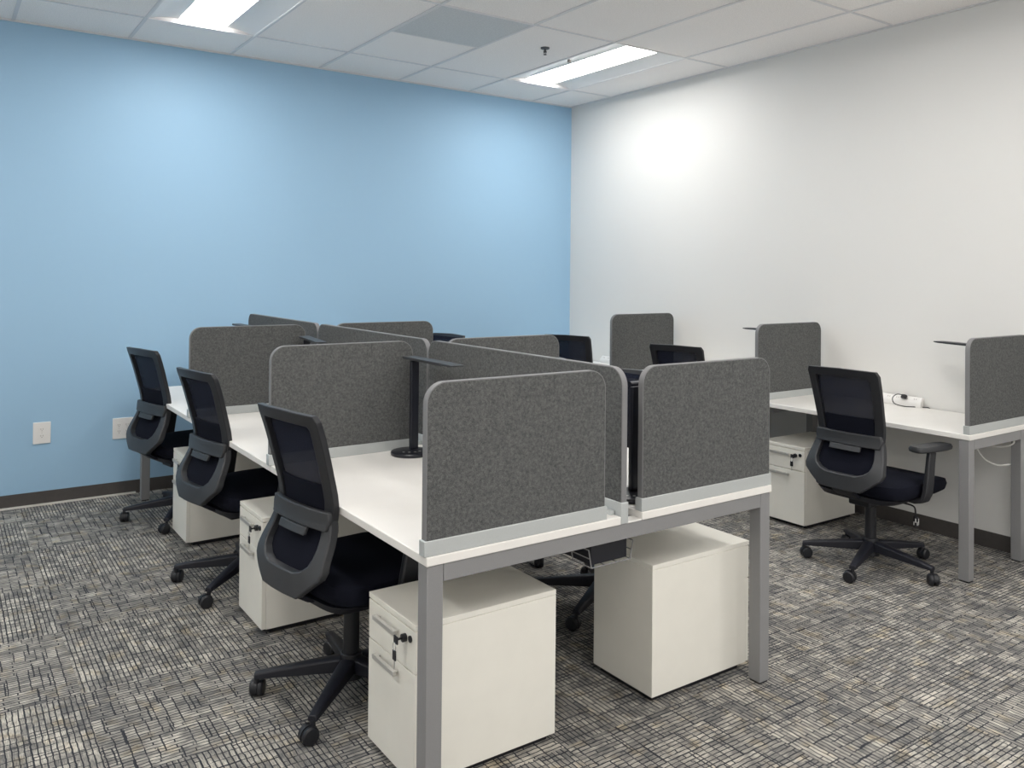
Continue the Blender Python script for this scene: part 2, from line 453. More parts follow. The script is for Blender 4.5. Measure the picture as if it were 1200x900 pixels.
tube(bm, spline([(-0.005, 0, -0.014), (-0.012, 0, -0.024), (-0.003, 0, -0.042)], 5), 0.0025, 6)
tube(bm, spline([(0.005, 0, -0.014), (0.012, 0, -0.024), (0.003, 0, -0.042)], 5), 0.0025, 6)
obj('frame_arms', bm, M['sprink'], t, smooth=True)
bm = bmesh.new(); cyl(bm, (0, 0, -0.046), 0.012, 0.003, n=16); obj('deflector', bm, M['sprink'], t, smooth=True)

# ------------------------------------------------------------------ wall outlets
def outlet(x, z, w_, h_, cols, label):
    t = thing('wall_outlet', label, 'outlet', (x, Y0, z), 0, 'white outlets on the blue wall')
    bm = bmesh.new(); box(bm, -w_ / 2, w_ / 2, -0.006, 0, -h_ / 2, h_ / 2); obj('cover_plate', bm, M['white_plastic'], t, 0.003)
    for c in cols:
        for s in (-1, 1):
            bm = bmesh.new()
            ring = []
            for k in range(20):
                a = 2 * math.pi * k / 20
                ring.append((c + 0.017 * math.cos(a), max(-0.0145, min(0.0145, 0.017 * math.sin(a)))))
            zc = s * 0.021
            loft(bm, [[(x_, -0.006, zc + z_) for x_, z_ in ring], [(x_, -0.0085, zc + z_) for x_, z_ in ring]])
            so = obj('socket', bm, M['white_plastic'], t)
            bm = bmesh.new()
            for dx in (-0.006, 0.006): box(bm, c + dx - 0.0012, c + dx + 0.0012, -0.0092, -0.0084, zc - 0.001, zc + 0.009)
            cyl(bm, (c, -0.0092, zc - 0.007), 0.0026, 0.0008, axis='y', n=10)
            obj('slots', bm, M['slot'], so)
    for c in cols:
        bm = bmesh.new(); cyl(bm, (c, -0.0078, 0), 0.003, 0.002, axis='y', n=10)
        obj('screw', bm, M['handle'], t)
outlet(0.562, 0.460, 0.100, 0.138, (0,), 'single white duplex outlet low on the blue wall, farthest left')
outlet(1.038, 0.444, 0.128, 0.140, (-0.025, 0.025), 'square double white outlet on the blue wall beside the farthest left chair')

# ------------------------------------------------------------------ work benches
ZD, TT = 0.73, 0.026
XA0, XA1, XB0, XB1 = 1.106, 1.814, 1.907, 2.564
YS = [2.0, 3.305, 4.603, 5.90]
bench = thing('workstation_bench', 'white double-sided six-desk workbench on grey steel legs in the room centre', 'desk', (0, 0, 0))
for a, b in ((XA0, XA1), (XB0, XB1)):
    for y0_, y1 in zip(YS, YS[1:]):
        boxobj('desktop', (a, b, y0_ + 0.0008, y1 - 0.0008, ZD - TT, ZD), M['top'], bench, 0.0025)
LW = 0.052
zl = ZD - TT
def leg(parent, x, y, z0=0.006):
    bm = bmesh.new(); box(bm, x, x + LW, y, y + LW, z0, zl)
    l = obj('leg', bm, M['leg'], parent, 0.003)
    bm = bmesh.new(); box(bm, x + 0.004, x + LW - 0.004, y + 0.004, y + LW - 0.004, 0.0, z0)
    obj('foot_pad', bm, M['black'], l)
for x in (XA0 + 0.004, XB1 - 0.004 - LW):
    for y in (YS[0] + 0.006, YS[3] - 0.006 - LW):
        leg(bench, x, y)
for x in (1.62, 2.05):
    for y in (YS[1] - LW / 2, YS[2] - LW / 2):
        leg(bench, x, y)
for y in (YS[0] + 0.007, YS[3] - 0.007 - 0.045):
    boxobj('end_beam', (XA0 + 0.004 + LW + 0.001, XB1 - 0.004 - LW - 0.001, y, y + 0.045, 0.653, zl), M['leg'], bench, 0.002)
for y in (YS[1], YS[2]):
    boxobj('cross_beam', (XA0 + 0.15, XB1 - 0.15, y - 0.022, y + 0.022, 0.645, zl - 0.001), M['leg'], bench, 0.002)
for x in (1.40, 2.26):
    boxobj('side_rail', (x, x + 0.04, YS[0] + 0.053, YS[3] - 0.053, 0.672, zl - 0.002), M['leg'], bench, 0.002)
# end caps where the middle trough meets the beam
boxobj('trough_bracket', (XA1 + 0.028, XB0 - 0.001, YS[0] + 0.004, YS[0] + 0.05, zl - 0.001, zl + 0.004), M['top'], bench, 0.001)
# wire cable basket under the middle
bm = bmesh.new()
tx0, tx1, tz0, tz1 = 1.742, 1.935, 0.555, 0.615
for seg in zip(YS, YS[1:]):
    a, b = seg[0] + 0.075, seg[1] - 0.08
    n = 13
    for k in range(n):
        y = a + (b - a) * k / (n - 1)
        for p, q in (((tx0, y, tz1), (tx0 + .012, y, tz0)), ((tx0 + .012, y, tz0), (tx1 - .012, y, tz0)), ((tx1 - .012, y, tz0), (tx1, y, tz1))):
            tube(bm, [p, q], 0.0022, 6)
    for x, z in ((tx0, tz1), (tx0 + .006, (tz0 + tz1) / 2), (tx0 + .012, tz0), (tx0 + .07, tz0), (tx1 - .07, tz0), (tx1 - .012, tz0), (tx1 - .006, (tz0 + tz1) / 2), (tx1, tz1)):
        tube(bm, [(x, a, z), (x, b, z)], 0.0022, 6)
    for y in (a + 0.02, b - 0.02):
        for x in (tx0, tx1):
            tube(bm, [(x, y, tz1), (x, y, zl)], 0.003, 6)
obj('cable_basket', bm, M['leg'], bench)
bm = bmesh.new(); box(bm, tx0 + 0.018, tx1 - 0.018, YS[0] + 0.085, YS[0] + 0.46, tz0 + 0.004, tz1 + 0.03)
obj('dark_filler', bm, M['navy'], bench, 0.003)  # block added to darken the basket, in place of the seat behind

WX0, WX1 = 4.193, 4.852
WY = [2.09, 3.40, 4.73, 6.02]
wb = thing('workstation_bench', 'white single row of desks along the white wall on grey steel legs', 'desk', (0, 0, 0))
for y0_, y1 in zip(WY, WY[1:]):
    boxobj('desktop', (WX0, WX1, y0_ + 0.0008, y1 - 0.0008, ZD - TT, ZD), M['top'], wb, 0.0025)
WLX = (WX0 + 0.004, 4.738)
for x in WLX:
    for y in (WY[0] + 0.006, WY[3] - 0.006 - LW):
        leg(wb, x, y)
for y in (WY[1], WY[2]):
    leg(wb, 4.738, y - LW / 2)
    boxobj('cross_beam', (WX0 + 0.15, 4.737, y - 0.022, y + 0.022, 0.645, zl - 0.001), M['leg'], wb, 0.002)
for y in (WY[0] + 0.007, WY[3] - 0.007 - 0.045):
    boxobj('end_beam', (WX0 + 0.004 + LW + 0.001, 4.737, y, y + 0.045, 0.653, zl), M['leg'], wb, 0.002)
boxobj('side_rail', (4.55, 4.59, WY[0] + 0.053, WY[3] - 0.053, 0.672, zl - 0.002), M['leg'], wb, 0.002)

# ------------------------------------------------------------------ felt privacy panels
ZP = 1.206
def rounded(w_, z0, z1, r, n=7):
    pts = [(0, z0), (w_, z0)]
    for k in range(n + 1):
        a = math.pi / 2 * k / n
        pts.append((w_ - r + r * math.cos(a), z1 - r + r * math.sin(a)))
    for k in range(n + 1):
        a = math.pi / 2 + math.pi / 2 * k / n
        pts.append((r + r * math.cos(a), z1 - r + r * math.sin(a)))
    return pts

def panel(x, y, rz, length, label, group, zbase=ZD, zrail=0.773, inset=0.006, thick=0.022):
    """Runs along local +x from its base corner; centred on local y."""
    t = thing('privacy_panel', label, 'desk divider', (x, y, zbase), rz, group)
    z0, z1, r = zrail - zbase - 0.006, ZP - zbase, 0.060
    h = thick / 2
    out = rounded(length - 2 * inset, z0, z1, r); inn = rounded(length - 2 * inset - 0.006, z0, z1 - 0.003, r - 0.003)
    bm = bmesh.new()
    loft(bm, [[(inset + 0.003 + px, -h - 0.001, pz) for px, pz in inn], [(inset + 0.003 + px, h + 0.001, pz) for px, pz in inn]])
    obj('felt_screen', bm, M['felt'], t)
    # edge band round the sides and top, coloured paler as if lit from above
    bm = bmesh.new()
    A = []
    for yy in (-h, h):
        A.append(([bm.verts.new((inset + px, yy, pz)) for px, pz in out], [bm.verts.new((inset + 0.003 + px, yy, pz)) for px, pz in inn]))
    n = len(out)
    for k in range(1, n):
        j = (k + 1) % n
        bm.faces.new((A[0][0][k], A[0][0][j], A[0][1][j], A[0][1][k]))
        bm.faces.new((A[1][0][k], A[1][1][k], A[1][1][j], A[1][0][j]))
        bm.faces.new((A[0][0][k], A[1][0][k], A[1][0][j], A[0][0][j]))
    obj('lit_edge', bm, M['trim'], t, smooth=True)
    bm = bmesh.new(); box(bm, 0, length, -0.016, 0.016, 0.0, zrail - zbase)
    obj('mounting_rail', bm, M['rail'], t, 0.002)
    if zbase < ZD:                      # low foot of the centre rail resting on the left desktops
        bm = bmesh.new(); box(bm, 0.03, length - 0.02, 0.0175, 0.036, ZD - zbase, ZD - zbase + 0.013)
        obj('rail_foot', bm, M['rail'], t, 0.001)
    return t
GI = 'grey felt panels across the central bench'
PY = [2.020, 3.305, 4.603]
panel(1.100, PY[0], 0, 0.657, 'nearest left grey felt panel on the bench end, largest in the photo', GI)
panel(1.096, PY[1], 0, 0.650, 'grey felt panel behind the nearest left chair on the bench', GI)
panel(1.096, PY[2], 0, 0.645, 'grey felt panel farthest back on the left side of the bench', GI)
panel(1.907, PY[0], 0, 0.657, 'nearest right grey felt panel standing on the bench end', GI)
panel(1.907, PY[1], 0, 0.660, 'grey felt panel on the bench right side, middle of three', GI)
panel(1.907, PY[2], 0, 0.665, 'grey felt panel on the bench right side, nearest the blue wall', GI)
GD = 'long grey felt dividers down the bench middle'
for (a, b, lab) in ((2.003, 3.301, 'nearest long grey felt divider along the bench centre line'),
                    (3.306, 4.622, 'middle long grey felt divider along the bench centre line'),
                    (4.627, 5.940, 'long grey felt divider on the bench centre nearest the blue wall')):
    panel(1.8315, a, math.pi / 2, b - a, lab, GD, zbase=zl, inset=0.004)
GW = 'grey felt panels on the wall desks'
panel(4.200, 2.112, 0, 0.640, 'grey felt panel on the wall desk end at the right photo edge', GW)
panel(4.188, 3.396, 0, 0.652, 'grey felt panel on the wall desks, middle of three', GW)
panel(4.172, 4.74, 0, 0.665, 'grey felt panel on the wall desks nearest the blue wall', GW)

# ------------------------------------------------------------------ pedestal cabinets
CW, CD, CH = 0.316, 0.512, 0.486
def make_cabinet(label):
    """Front face looks along local -x; origin at the front corner on the floor."""
    t = thing('pedestal_cabinet', label, 'cabinet', (0, 0, 0), 0, 'white drawer pedestals under the desks')
    bm = bmesh.new(); box(bm, 0.018, CD, 0, CW, 0.022, CH - 0.018); obj('body', bm, M['cab'], t, 0.0015)
    bm = bmesh.new(); box(bm, 0, CD, 0, CW, CH - 0.017, CH); obj('top', bm, M['cab'], t, 0.0015)
    bm = bmesh.new(); box(bm, 0.04, CD - 0.02, 0.02, CW - 0.02, 0.0, 0.0218); obj('plinth', bm, M['black'], t)
    for z0, z1, hz in ((0.345, CH - 0.021, 0.436), (0.024, 0.341, 0.316)):
        bm = bmesh.new(); box(bm, 0, 0.017, 0.0015, CW - 0.0015, z0, z1); d = obj('drawer', bm, M['cab'], t, 0.0012)
        bm = bmesh.new(); box(bm, -0.022, -0.010, 0.100, 0.245, hz - 0.010, hz + 0.004)
        box(bm, -0.012, 0.0, 0.108, 0.116, hz - 0.006, hz); box(bm, -0.012, 0.0, 0.229, 0.237, hz - 0.006, hz)
        obj('handle', bm, M['handle'], d, 0.001)
        if z0 > 0.3:
            bm = bmesh.new(); cyl(bm, (-0.012, 0.062, 0.432), 0.012, 0.0125, axis='x', n=20); obj('lock', bm, M['black'], d, smooth=True)
    k = None
    bm = bmesh.new()
    box(bm, -0.034, -0.030, 0.050, 0.074, 0.421, 0.443); box(bm, -0.031, -0.012, 0.060, 0.064, 0.429, 0.435)
    k = obj('key', bm, M['black'], t, 0.001)
    bm = bmesh.new()
    ring = [(0.063 + 0.009 * math.cos(2 * math.pi * q / 16), 0.413 + 0.012 * math.sin(2 * math.pi * q / 16)) for q in range(16)]
    tube(bm, [(-0.036, a, b) for a, b in ring + ring[:1]], 0.0012, 6)
    obj('key_ring', bm, M['chrome'], k, smooth=True)
    bm = bmesh.new()
    box(bm, -0.038, -0.033, 0.054, 0.074, 0.372, 0.402)
    obj('spare_key', bm, M['black'], k, 0.003)
    bm = bmesh.new(); box(bm, -0.0365, -0.0345, 0.061, 0.066, 0.346, 0.372); obj('key_blade', bm, M['handle'], k)
    bm = bmesh.new(); cyl(bm, (-0.004, 0.030, 0.438), 0.010, 0.0045, axis='x', n=20); obj('lock_cap', bm, M['black'], t, smooth=True)
    return t
cab = make_cabinet('white drawer pedestal at the front left bench leg, nearest the camera')
cab.location = (1.149, 2.140, 0)
dup(cab, (1.118, 3.420, 0), 0, 'white drawer pedestal behind the nearest left chair')
dup(cab, (1.130, 4.740, 0), 0, 'white drawer pedestal under the middle left chair, farthest back')
dup(cab, (2.078 + CD, 2.126 + CW, 0), math.pi, 'white pedestal with its plain back showing beside the front right bench leg')
dup(cab, (4.245, 3.079, 0), 0, 'white drawer pedestal under the wall desks beside the black chair')

# ------------------------------------------------------------------ office chairs (face local +x)
U_PROF = [(0.41, -0.276), (0.45, -0.278), (0.50, -0.273), (0.56, -0.254), (0.615, -0.225), (0.667, -0.205), (0.74, -0.203), (0.86, -0.232), (0.95, -0.258), (1.05, -0.292)]
def u_of(z):
    z = max(U_PROF[0][0], min(U_PROF[-1][0], z))
    for i in range(len(U_PROF) - 1):
        (za, ua), (zb, ub) = U_PROF[i], U_PROF[i + 1]
        if za <= z <= zb:
            q = (z - za) / (zb - za)
            # Catmull-Rom in u
            um = U_PROF[i - 1][1] if i > 0 else ua - (ub - ua)
            un = U_PROF[i + 2][1] if i + 2 < len(U_PROF) else ub + (ub - ua)
            return 0.5 * ((2 * ua) + (ub - um) * q + (2 * um - 5 * ua + 4 * ub - un) * q * q + (3 * ua - um - 3 * ub + un) * q ** 3)
    return U_PROF[-1][1]
def surf(v, z, off=0.0):
    return (u_of(z) + 0.55 * v * v + off, v, z)

def densify(pts, step=0.03):
    out = []
    n = len(pts)
    for i in range(n):
        a, b = pts[i], pts[(i + 1) % n]
        out.append((a, b))
    return out

def ring_solid(bm, outer, inner, t0, t1, sub=5):
    """Closed frame between two matching loops of (v, z), bent over the back surface."""
    n = len(outer)
    O, I = [], []
    for i in range(n):
        for k in range(sub):
            q = k / sub
            j = (i + 1) % n
            O.append((outer[i][0] * (1 - q) + outer[j][0] * q, outer[i][1] * (1 - q) + outer[j][1] * q))
            I.append((inner[i][0] * (1 - q) + inner[j][0] * q, inner[i][1] * (1 - q) + inner[j][1] * q))
    Ob = [bm.verts.new(surf(*p, t0)) for p in O]; Of = [bm.verts.new(surf(*p, t1)) for p in O]
    Ib = [bm.verts.new(surf(*p, t0)) for p in I]; If = [bm.verts.new(surf(*p, t1)) for p in I]
    m_ = len(O)
    for i in range(m_):
        j = (i + 1) % m_
        bm.faces.new((Ob[i], Ob[j], Ib[j], Ib[i])); bm.faces.new((Of[i], If[i], If[j], Of[j]))
        bm.faces.new((Ob[i], Of[i], Of[j], Ob[j])); bm.faces.new((Ib[i], Ib[j], If[j], If[i]))

def sheet(bm, zs, halfw, off, n=12, thick=0.004):
    rows = []
    for z in zs:
        w_ = halfw(z)
        rows.append([(surf(-w_ + 2 * w_ * k / n, z, off), surf(-w_ + 2 * w_ * k / n, z, off + thick)) for k in range(n + 1)])
    F = [[bm.verts.new(p[0]) for p in r] for r in rows]; B = [[bm.verts.new(p[1]) for p in r] for r in rows]
    for i in range(len(zs) - 1):
        for k in range(n):
            bm.faces.new((F[i][k], F[i][k + 1], F[i + 1][k + 1], F[i + 1][k])); bm.faces.new((B[i][k], B[i + 1][k], B[i + 1][k + 1], B[i][k + 1]))
        for k in (0, n):
            bm.faces.new((F[i][k], F[i + 1][k], B[i + 1][k], B[i][k]))
    for i in (0, len(zs) - 1):
        for k in range(n):
            bm.faces.new((F[i][k], F[i][k + 1], B[i][k + 1], B[i][k]))

def interp(tab, z):
    for (za, a), (zb, b) in zip(tab, tab[1:]):
        if za <= z <= zb: return a + (b - a) * (z - za) / (zb - za)
    return tab[0][1] if z < tab[0][0] else tab[-1][1]

def sq_ring(cx, hx, hy, z, e=5.0, n=40, front=0.0):
    out = []
    for k in range(n):
        a = 2 * math.pi * k / n
        c, s = math.cos(a), math.sin(a)
        x = hx * math.copysign(abs(c) ** (2 / e), c); y = hy * math.copysign(abs(s) ** (2 / e), s)
        out.append((cx + x, y, z - front * max(0, x / hx) ** 3))
    return out

def make_chair(label):
    t = thing('office_chair', label, 'chair', (0, 0, 0), 0, 'black mesh office chairs')
    # upper back frame
    outer = [(-0.178, 0.655), (0.178, 0.655), (0.184, 0.74), (0.192, 0.90), (0.197, 1.02), (0.186, 1.042), (0.0, 1.047), (-0.186, 1.042), (-0.197, 1.02), (-0.192, 0.90), (-0.184, 0.74)]
    inner = [(-0.136, 0.690), (0.136, 0.690), (0.141, 0.75), (0.149, 0.90), (0.152, 0.990), (0.143, 1.002), (0.0, 1.005), (-0.143, 1.002), (-0.152, 0.990), (-0.149, 0.90), (-0.141, 0.75)]
    bm = bmesh.new(); ring_solid(bm, outer, inner, -0.010, 0.014, 5)
    fr = obj('back_frame', bm, M['frame'], t, 0.004)
    # mesh panel in front of the frame
    bm = bmesh.new()
    zs = [0.665 + (1.025 - 0.665) * k / 14 for k in range(15)]
    sheet(bm, zs, lambda z: interp([(0.665, 0.165), (0.74, 0.168), (1.025, 0.178)], z), 0.0115, thick=0.003)
    obj('mesh_backrest', bm, M['mesh'], t, smooth=True)
    # lumbar pad seen through the lower mesh
    bm = bmesh.new()
    zs = [0.70 + (0.80 - 0.70) * k / 5 for k in range(6)]
    sheet(bm, zs, lambda z: 0.136, -0.002, thick=0.012)
    obj('lumbar_pad', bm, M['seat'], t, 0.004)
    # band that crosses behind the waist, with its tab
    bm = bmesh.new()
    zs = [0.655 + (0.718 - 0.655) * k / 5 for k in range(6)]
    sheet(bm, zs, lambda z: 0.186 - 0.3 * abs(z - 0.69), -0.030, n=16, thick=0.020)
    lb = obj('lumbar_band', bm, M['dgrey'], t, 0.005)
    bm = bmesh.new()
    zs = [0.630, 0.642, 0.656]
    sheet(bm, zs, lambda z: 0.085, -0.034, n=8, thick=0.014)
    obj('lumbar_slider', bm, M['dgrey'], lb, 0.003)
    # lower frame: flares out and back, then tapers under the seat
    outer = [(-0.178, 0.695), (0.178, 0.695), (0.190, 0.655), (0.206, 0.590), (0.216, 0.535), (0.208, 0.512), (0.160, 0.474), (0.112, 0.438), (-0.112, 0.438), (-0.160, 0.474), (-0.208, 0.512), (-0.216, 0.535), (-0.206, 0.590), (-0.190, 0.655)]
    inner = [(-0.142, 0.664), (0.142, 0.664), (0.149, 0.644), (0.155, 0.600), (0.155, 0.572), (0.145, 0.548), (0.118, 0.528), (0.080, 0.516), (-0.080, 0.516), (-0.118, 0.528), (-0.145, 0.548), (-0.155, 0.572), (-0.155, 0.600), (-0.149, 0.644)]
    bm = bmesh.new(); ring_solid(bm, outer, inner, -0.020, 0.014, 3)
    obj('lower_frame', bm, M['dgrey'], t, 0.005)
    bm = bmesh.new()
    zs = [0.505 + (0.675 - 0.505) * k / 8 for k in range(9)]
    sheet(bm, zs, lambda z: interp([(0.505, 0.10), (0.56, 0.172), (0.675, 0.150)], z), 0.010, thick=0.004)
    obj('lower_mesh', bm, M['seat'], t, smooth=True)
    # seat
    bm = bmesh.new()
    loft(bm, [sq_ring(0.086, 0.250, 0.230, 0.392, front=-0.004), sq_ring(0.086, 0.276, 0.252, 0.410, front=0.004), sq_ring(0.086, 0.286, 0.258, 0.440, front=0.012),
              sq_ring(0.086, 0.278, 0.252, 0.468, front=0.02), sq_ring(0.086, 0.225, 0.225, 0.482, front=0.024), sq_ring(0.086, 0.15, 0.15, 0.486, front=0.018), sq_ring(0.086, 0.05, 0.05, 0.484)])
    obj('seat', bm, M['seat'], t, smooth=True)
    bm = bmesh.new()
    loft(bm, [sq_ring(0.0, 0.12, 0.13, 0.358), sq_ring(0.01, 0.19, 0.20, 0.372), sq_ring(0.04, 0.235, 0.228, 0.400)])
    obj('seat_shell', bm, M['navy'], t, smooth=True)
    bm = bmesh.new()
    sec = [(-0.205, 0.40), (-0.225, 0.43), (-0.245, 0.47)]
    loft(bm, [[(u - 0.012, -0.06, z), (u + 0.02, -0.06, z), (u + 0.02, 0.06, z), (u - 0.012, 0.06, z)] for u, z in [(-0.13, 0.372), (-0.20, 0.392), (-0.245, 0.42), (-0.262, 0.47)]])
    obj('back_bracket', bm, M['navy'], t, 0.004)
    # mechanism, gas lift
    bm = bmesh.new(); box(bm, -0.11, 0.10, -0.06, 0.06, 0.325, 0.362); obj('tilt_mechanism', bm, M['black'], t, 0.008)
    bm = bmesh.new(); cyl(bm, (0, 0, 0.305), 0.0160, 0.03, n=20); obj('gas_piston', bm, M['chrome'], t, smooth=True)
    bm = bmesh.new(); cyl(bm, (0, 0, 0.075), 0.030, 0.235, n=24, r2=0.028); obj('gas_column', bm, M['black'], t, smooth=True)
    bm = bmesh.new()
    tube(bm, spline([(0.06, -0.05, 0.345), (0.075, -0.13, 0.343), (0.085, -0.185, 0.335), (0.086, -0.195, 0.30), (0.086, -0.196, 0.285)], 6), 0.0045, 8)
    lv = obj('tension_lever', bm, M['black'], t, smooth=True)
    bm = bmesh.new(); cyl(bm, (0.086, -0.196, 0.238), 0.013, 0.048, n=20); obj('lever_knob', bm, M['black'], lv, smooth=True)
    bm = bmesh.new()
    for a in range(5):
        an = math.radians(170 + a * 36)
        cx_, cy_ = 0.086 + 0.0133 * math.cos(an), -0.196 + 0.0133 * math.sin(an)
        box(bm, cx_ - 0.0016, cx_ + 0.0016, cy_ - 0.0016, cy_ + 0.0016, 0.244 + (a % 2) * 0.014, 0.262 + (a % 2) * 0.016)
    obj('knob_symbols', bm, M['white_plastic'], lv)
    bm = bmesh.new()
    tube(bm, spline([(0.0, 0.05, 0.345), (0.0, 0.15, 0.345), (0.0, 0.24, 0.352)], 5), 0.006, 8); obj('height_lever', bm, M['black'], t, smooth=True)
    # five-star base
    bm = bmesh.new(); cyl(bm, (0, 0, 0.056), 0.046, 0.090, n=24, r2=0.038); obj('base_hub', bm, M['black'], t, 0.004, smooth=True)
    for k in range(5):
        a = math.radians(72 * k)
        d = Vector((math.cos(a), math.sin(a), 0)); s = Vector((-math.sin(a), math.cos(a), 0))
        bm = bmesh.new()
        rings = []
        for q in range(7):
            f = q / 6
            r = 0.036 + (0.336 - 0.036) * f
            w_ = 0.028 - 0.012 * f
            zt = 0.132 - 0.042 * f ** 1.1; zb = 0.082 - 0.014 * f
            if q == 6: zt, zb = 0.088, 0.068
            c = d * r
            rings.append([c + s * w_ + Vector((0, 0, zb)), c - s * w_ + Vector((0, 0, zb)), c - s * w_ * 0.95 + Vector((0, 0, zt - 0.006)), c - s * w_ * 0.6 + Vector((0, 0, zt)), c + s * w_ * 0.6 + Vector((0, 0, zt)), c + s * w_ * 0.95 + Vector((0, 0, zt - 0.006))])
        loft(bm, rings)
        lg = obj('base_leg', bm, M['navy'], t, 0.003)
        bm = bmesh.new()
        c = d * 0.329
        cyl(bm, c + Vector((0, 0, 0.048)), 0.009, 0.024, n=12)
        ax = (d * math.cos(1.0 + k) + s * math.sin(1.0 + k)).normalized()
        bx = Vector((0, 0, 1)).cross(ax)
        cc = c + bx * 0.014
        for sg in (-1, 1):
            rings = []
            for off, rr in ((0.004, 0.0275), (0.007, 0.0290), (0.018, 0.0290), (0.0235, 0.024), (0.025, 0.012)):
                rings.append([cc + ax * (sg * off) + rr * (math.cos(2 * math.pi * q / 22) * bx + math.sin(2 * math.pi * q / 22) * Vector((0, 0, 1))) + Vector((0, 0, 0.029)) for q in range(22)])
            loft(bm, rings)
        # hood over the wheels
        rings = []
        for off in (-0.004, 0.004):
            rings.append([cc + ax * off + 0.031 * (math.cos(math.pi * (q / 12 * 1.25 - 0.05)) * bx + math.sin(math.pi * (q / 12 * 1.25 - 0.05)) * Vector((0, 0, 1))) + Vector((0, 0, 0.029)) for q in range(13)])
        loft(bm, rings)
        obj('caster', bm, M['black'], lg, smooth=True)
    # armrests
    for s in (-1, 1):
        bm = bmesh.new()
        path = [(0.025, s * 0.17, 0.385, 0.030, 0.010), (0.025, s * 0.235, 0.385, 0.032, 0.012), (0.026, s * 0.272, 0.395, 0.034, 0.013), (0.030, s * 0.285, 0.43, 0.034, 0.013),
                (0.042, s * 0.287, 0.50, 0.033, 0.012), (0.056, s * 0.286, 0.58, 0.031, 0.011), (0.068, s * 0.285, 0.636, 0.030, 0.011)]
        rings = []
        for i, (u, v, z, hu, hv) in enumerate(path):
            a = Vector(path[max(0, i - 1)][:3]); b = Vector(path[min(len(path) - 1, i + 1)][:3])
            tg = (b - a).normalized(); eu = Vector((1, 0, 0)); eu = (eu - tg * eu.dot(tg)).normalized(); ev = tg.cross(eu)
            c = Vector((u, v, z))
            rings.append([c + eu * hu + ev * hv, c - eu * hu + ev * hv, c - eu * hu - ev * hv, c + eu * hu - ev * hv])
        loft(bm, rings)
        ar = obj('armrest', bm, M['frame'], t, 0.006)
        bm = bmesh.new()
        yaw = s * math.radians(9)
        def tw(ring):
            return [(0.075 + (x - 0.075) * math.cos(yaw) - y * math.sin(yaw), s * 0.277 + (x - 0.075) * math.sin(yaw) + y * math.cos(yaw), z) for x, y, z in ring]
        loft(bm, [tw(sq_ring(0.075, 0.115, 0.032, 0.636, 4)), tw(sq_ring(0.075, 0.128, 0.042, 0.643, 5)), tw(sq_ring(0.075, 0.130, 0.044, 0.655, 5)), tw(sq_ring(0.075, 0.124, 0.039, 0.667, 5)), tw(sq_ring(0.075, 0.06, 0.015, 0.669, 3.0))])
        obj('arm_pad', bm, M['dgrey'], ar, smooth=True)
    return t

chair = make_chair('black mesh office chair nearest the camera, on the left of the bench')
BASE_PARTS = ('base_leg',)
def spin_base(root, deg):
    """Swivel the five-star base about the column."""
    for c in root.children:
        if c.name.split('.')[0] in BASE_PARTS:
            c.rotation_euler = (0, 0, math.radians(deg))
R_ = math.radians
placements = [((1.240, 2.795, 0), 9, 9, None),
    ((1.256, 4.080, 0), 10, 8, 'black mesh office chair on the left of the bench, middle of three'),
    ((1.258, 5.350, 0), 13, 25, 'black mesh office chair in front of the blue wall, farthest left'),
    ((4.034, 2.520, 0), 1, 54, 'black mesh office chair at the right-hand wall desk, all five wheels in view'),
    ((4.275, 3.985, 0), 15, 30, 'black mesh chair back showing over the nearest right bench panel'),
    ((4.180, 5.080, 0), 24, 10, 'black mesh chair back in front of the white wall, farthest back'),
    ((2.530, 2.900, 0), 180, 64, 'black office chair hidden behind the bench, only its base showing underneath'),
    ((2.575, 3.790, 0), 180, 54, 'black office chair behind the bench with one caster showing under the beam'),
    ((2.930, 5.440, 0), 187, 20, 'black chair back peeking past the far bench panel before the blue wall')]
for loc, rz, base, lab in placements:
    c = chair if lab is None else dup(chair, loc, R_(rz), lab)
    c.location = loc; c.rotation_euler = (0, 0, R_(rz))
    spin_base(c, base - rz)

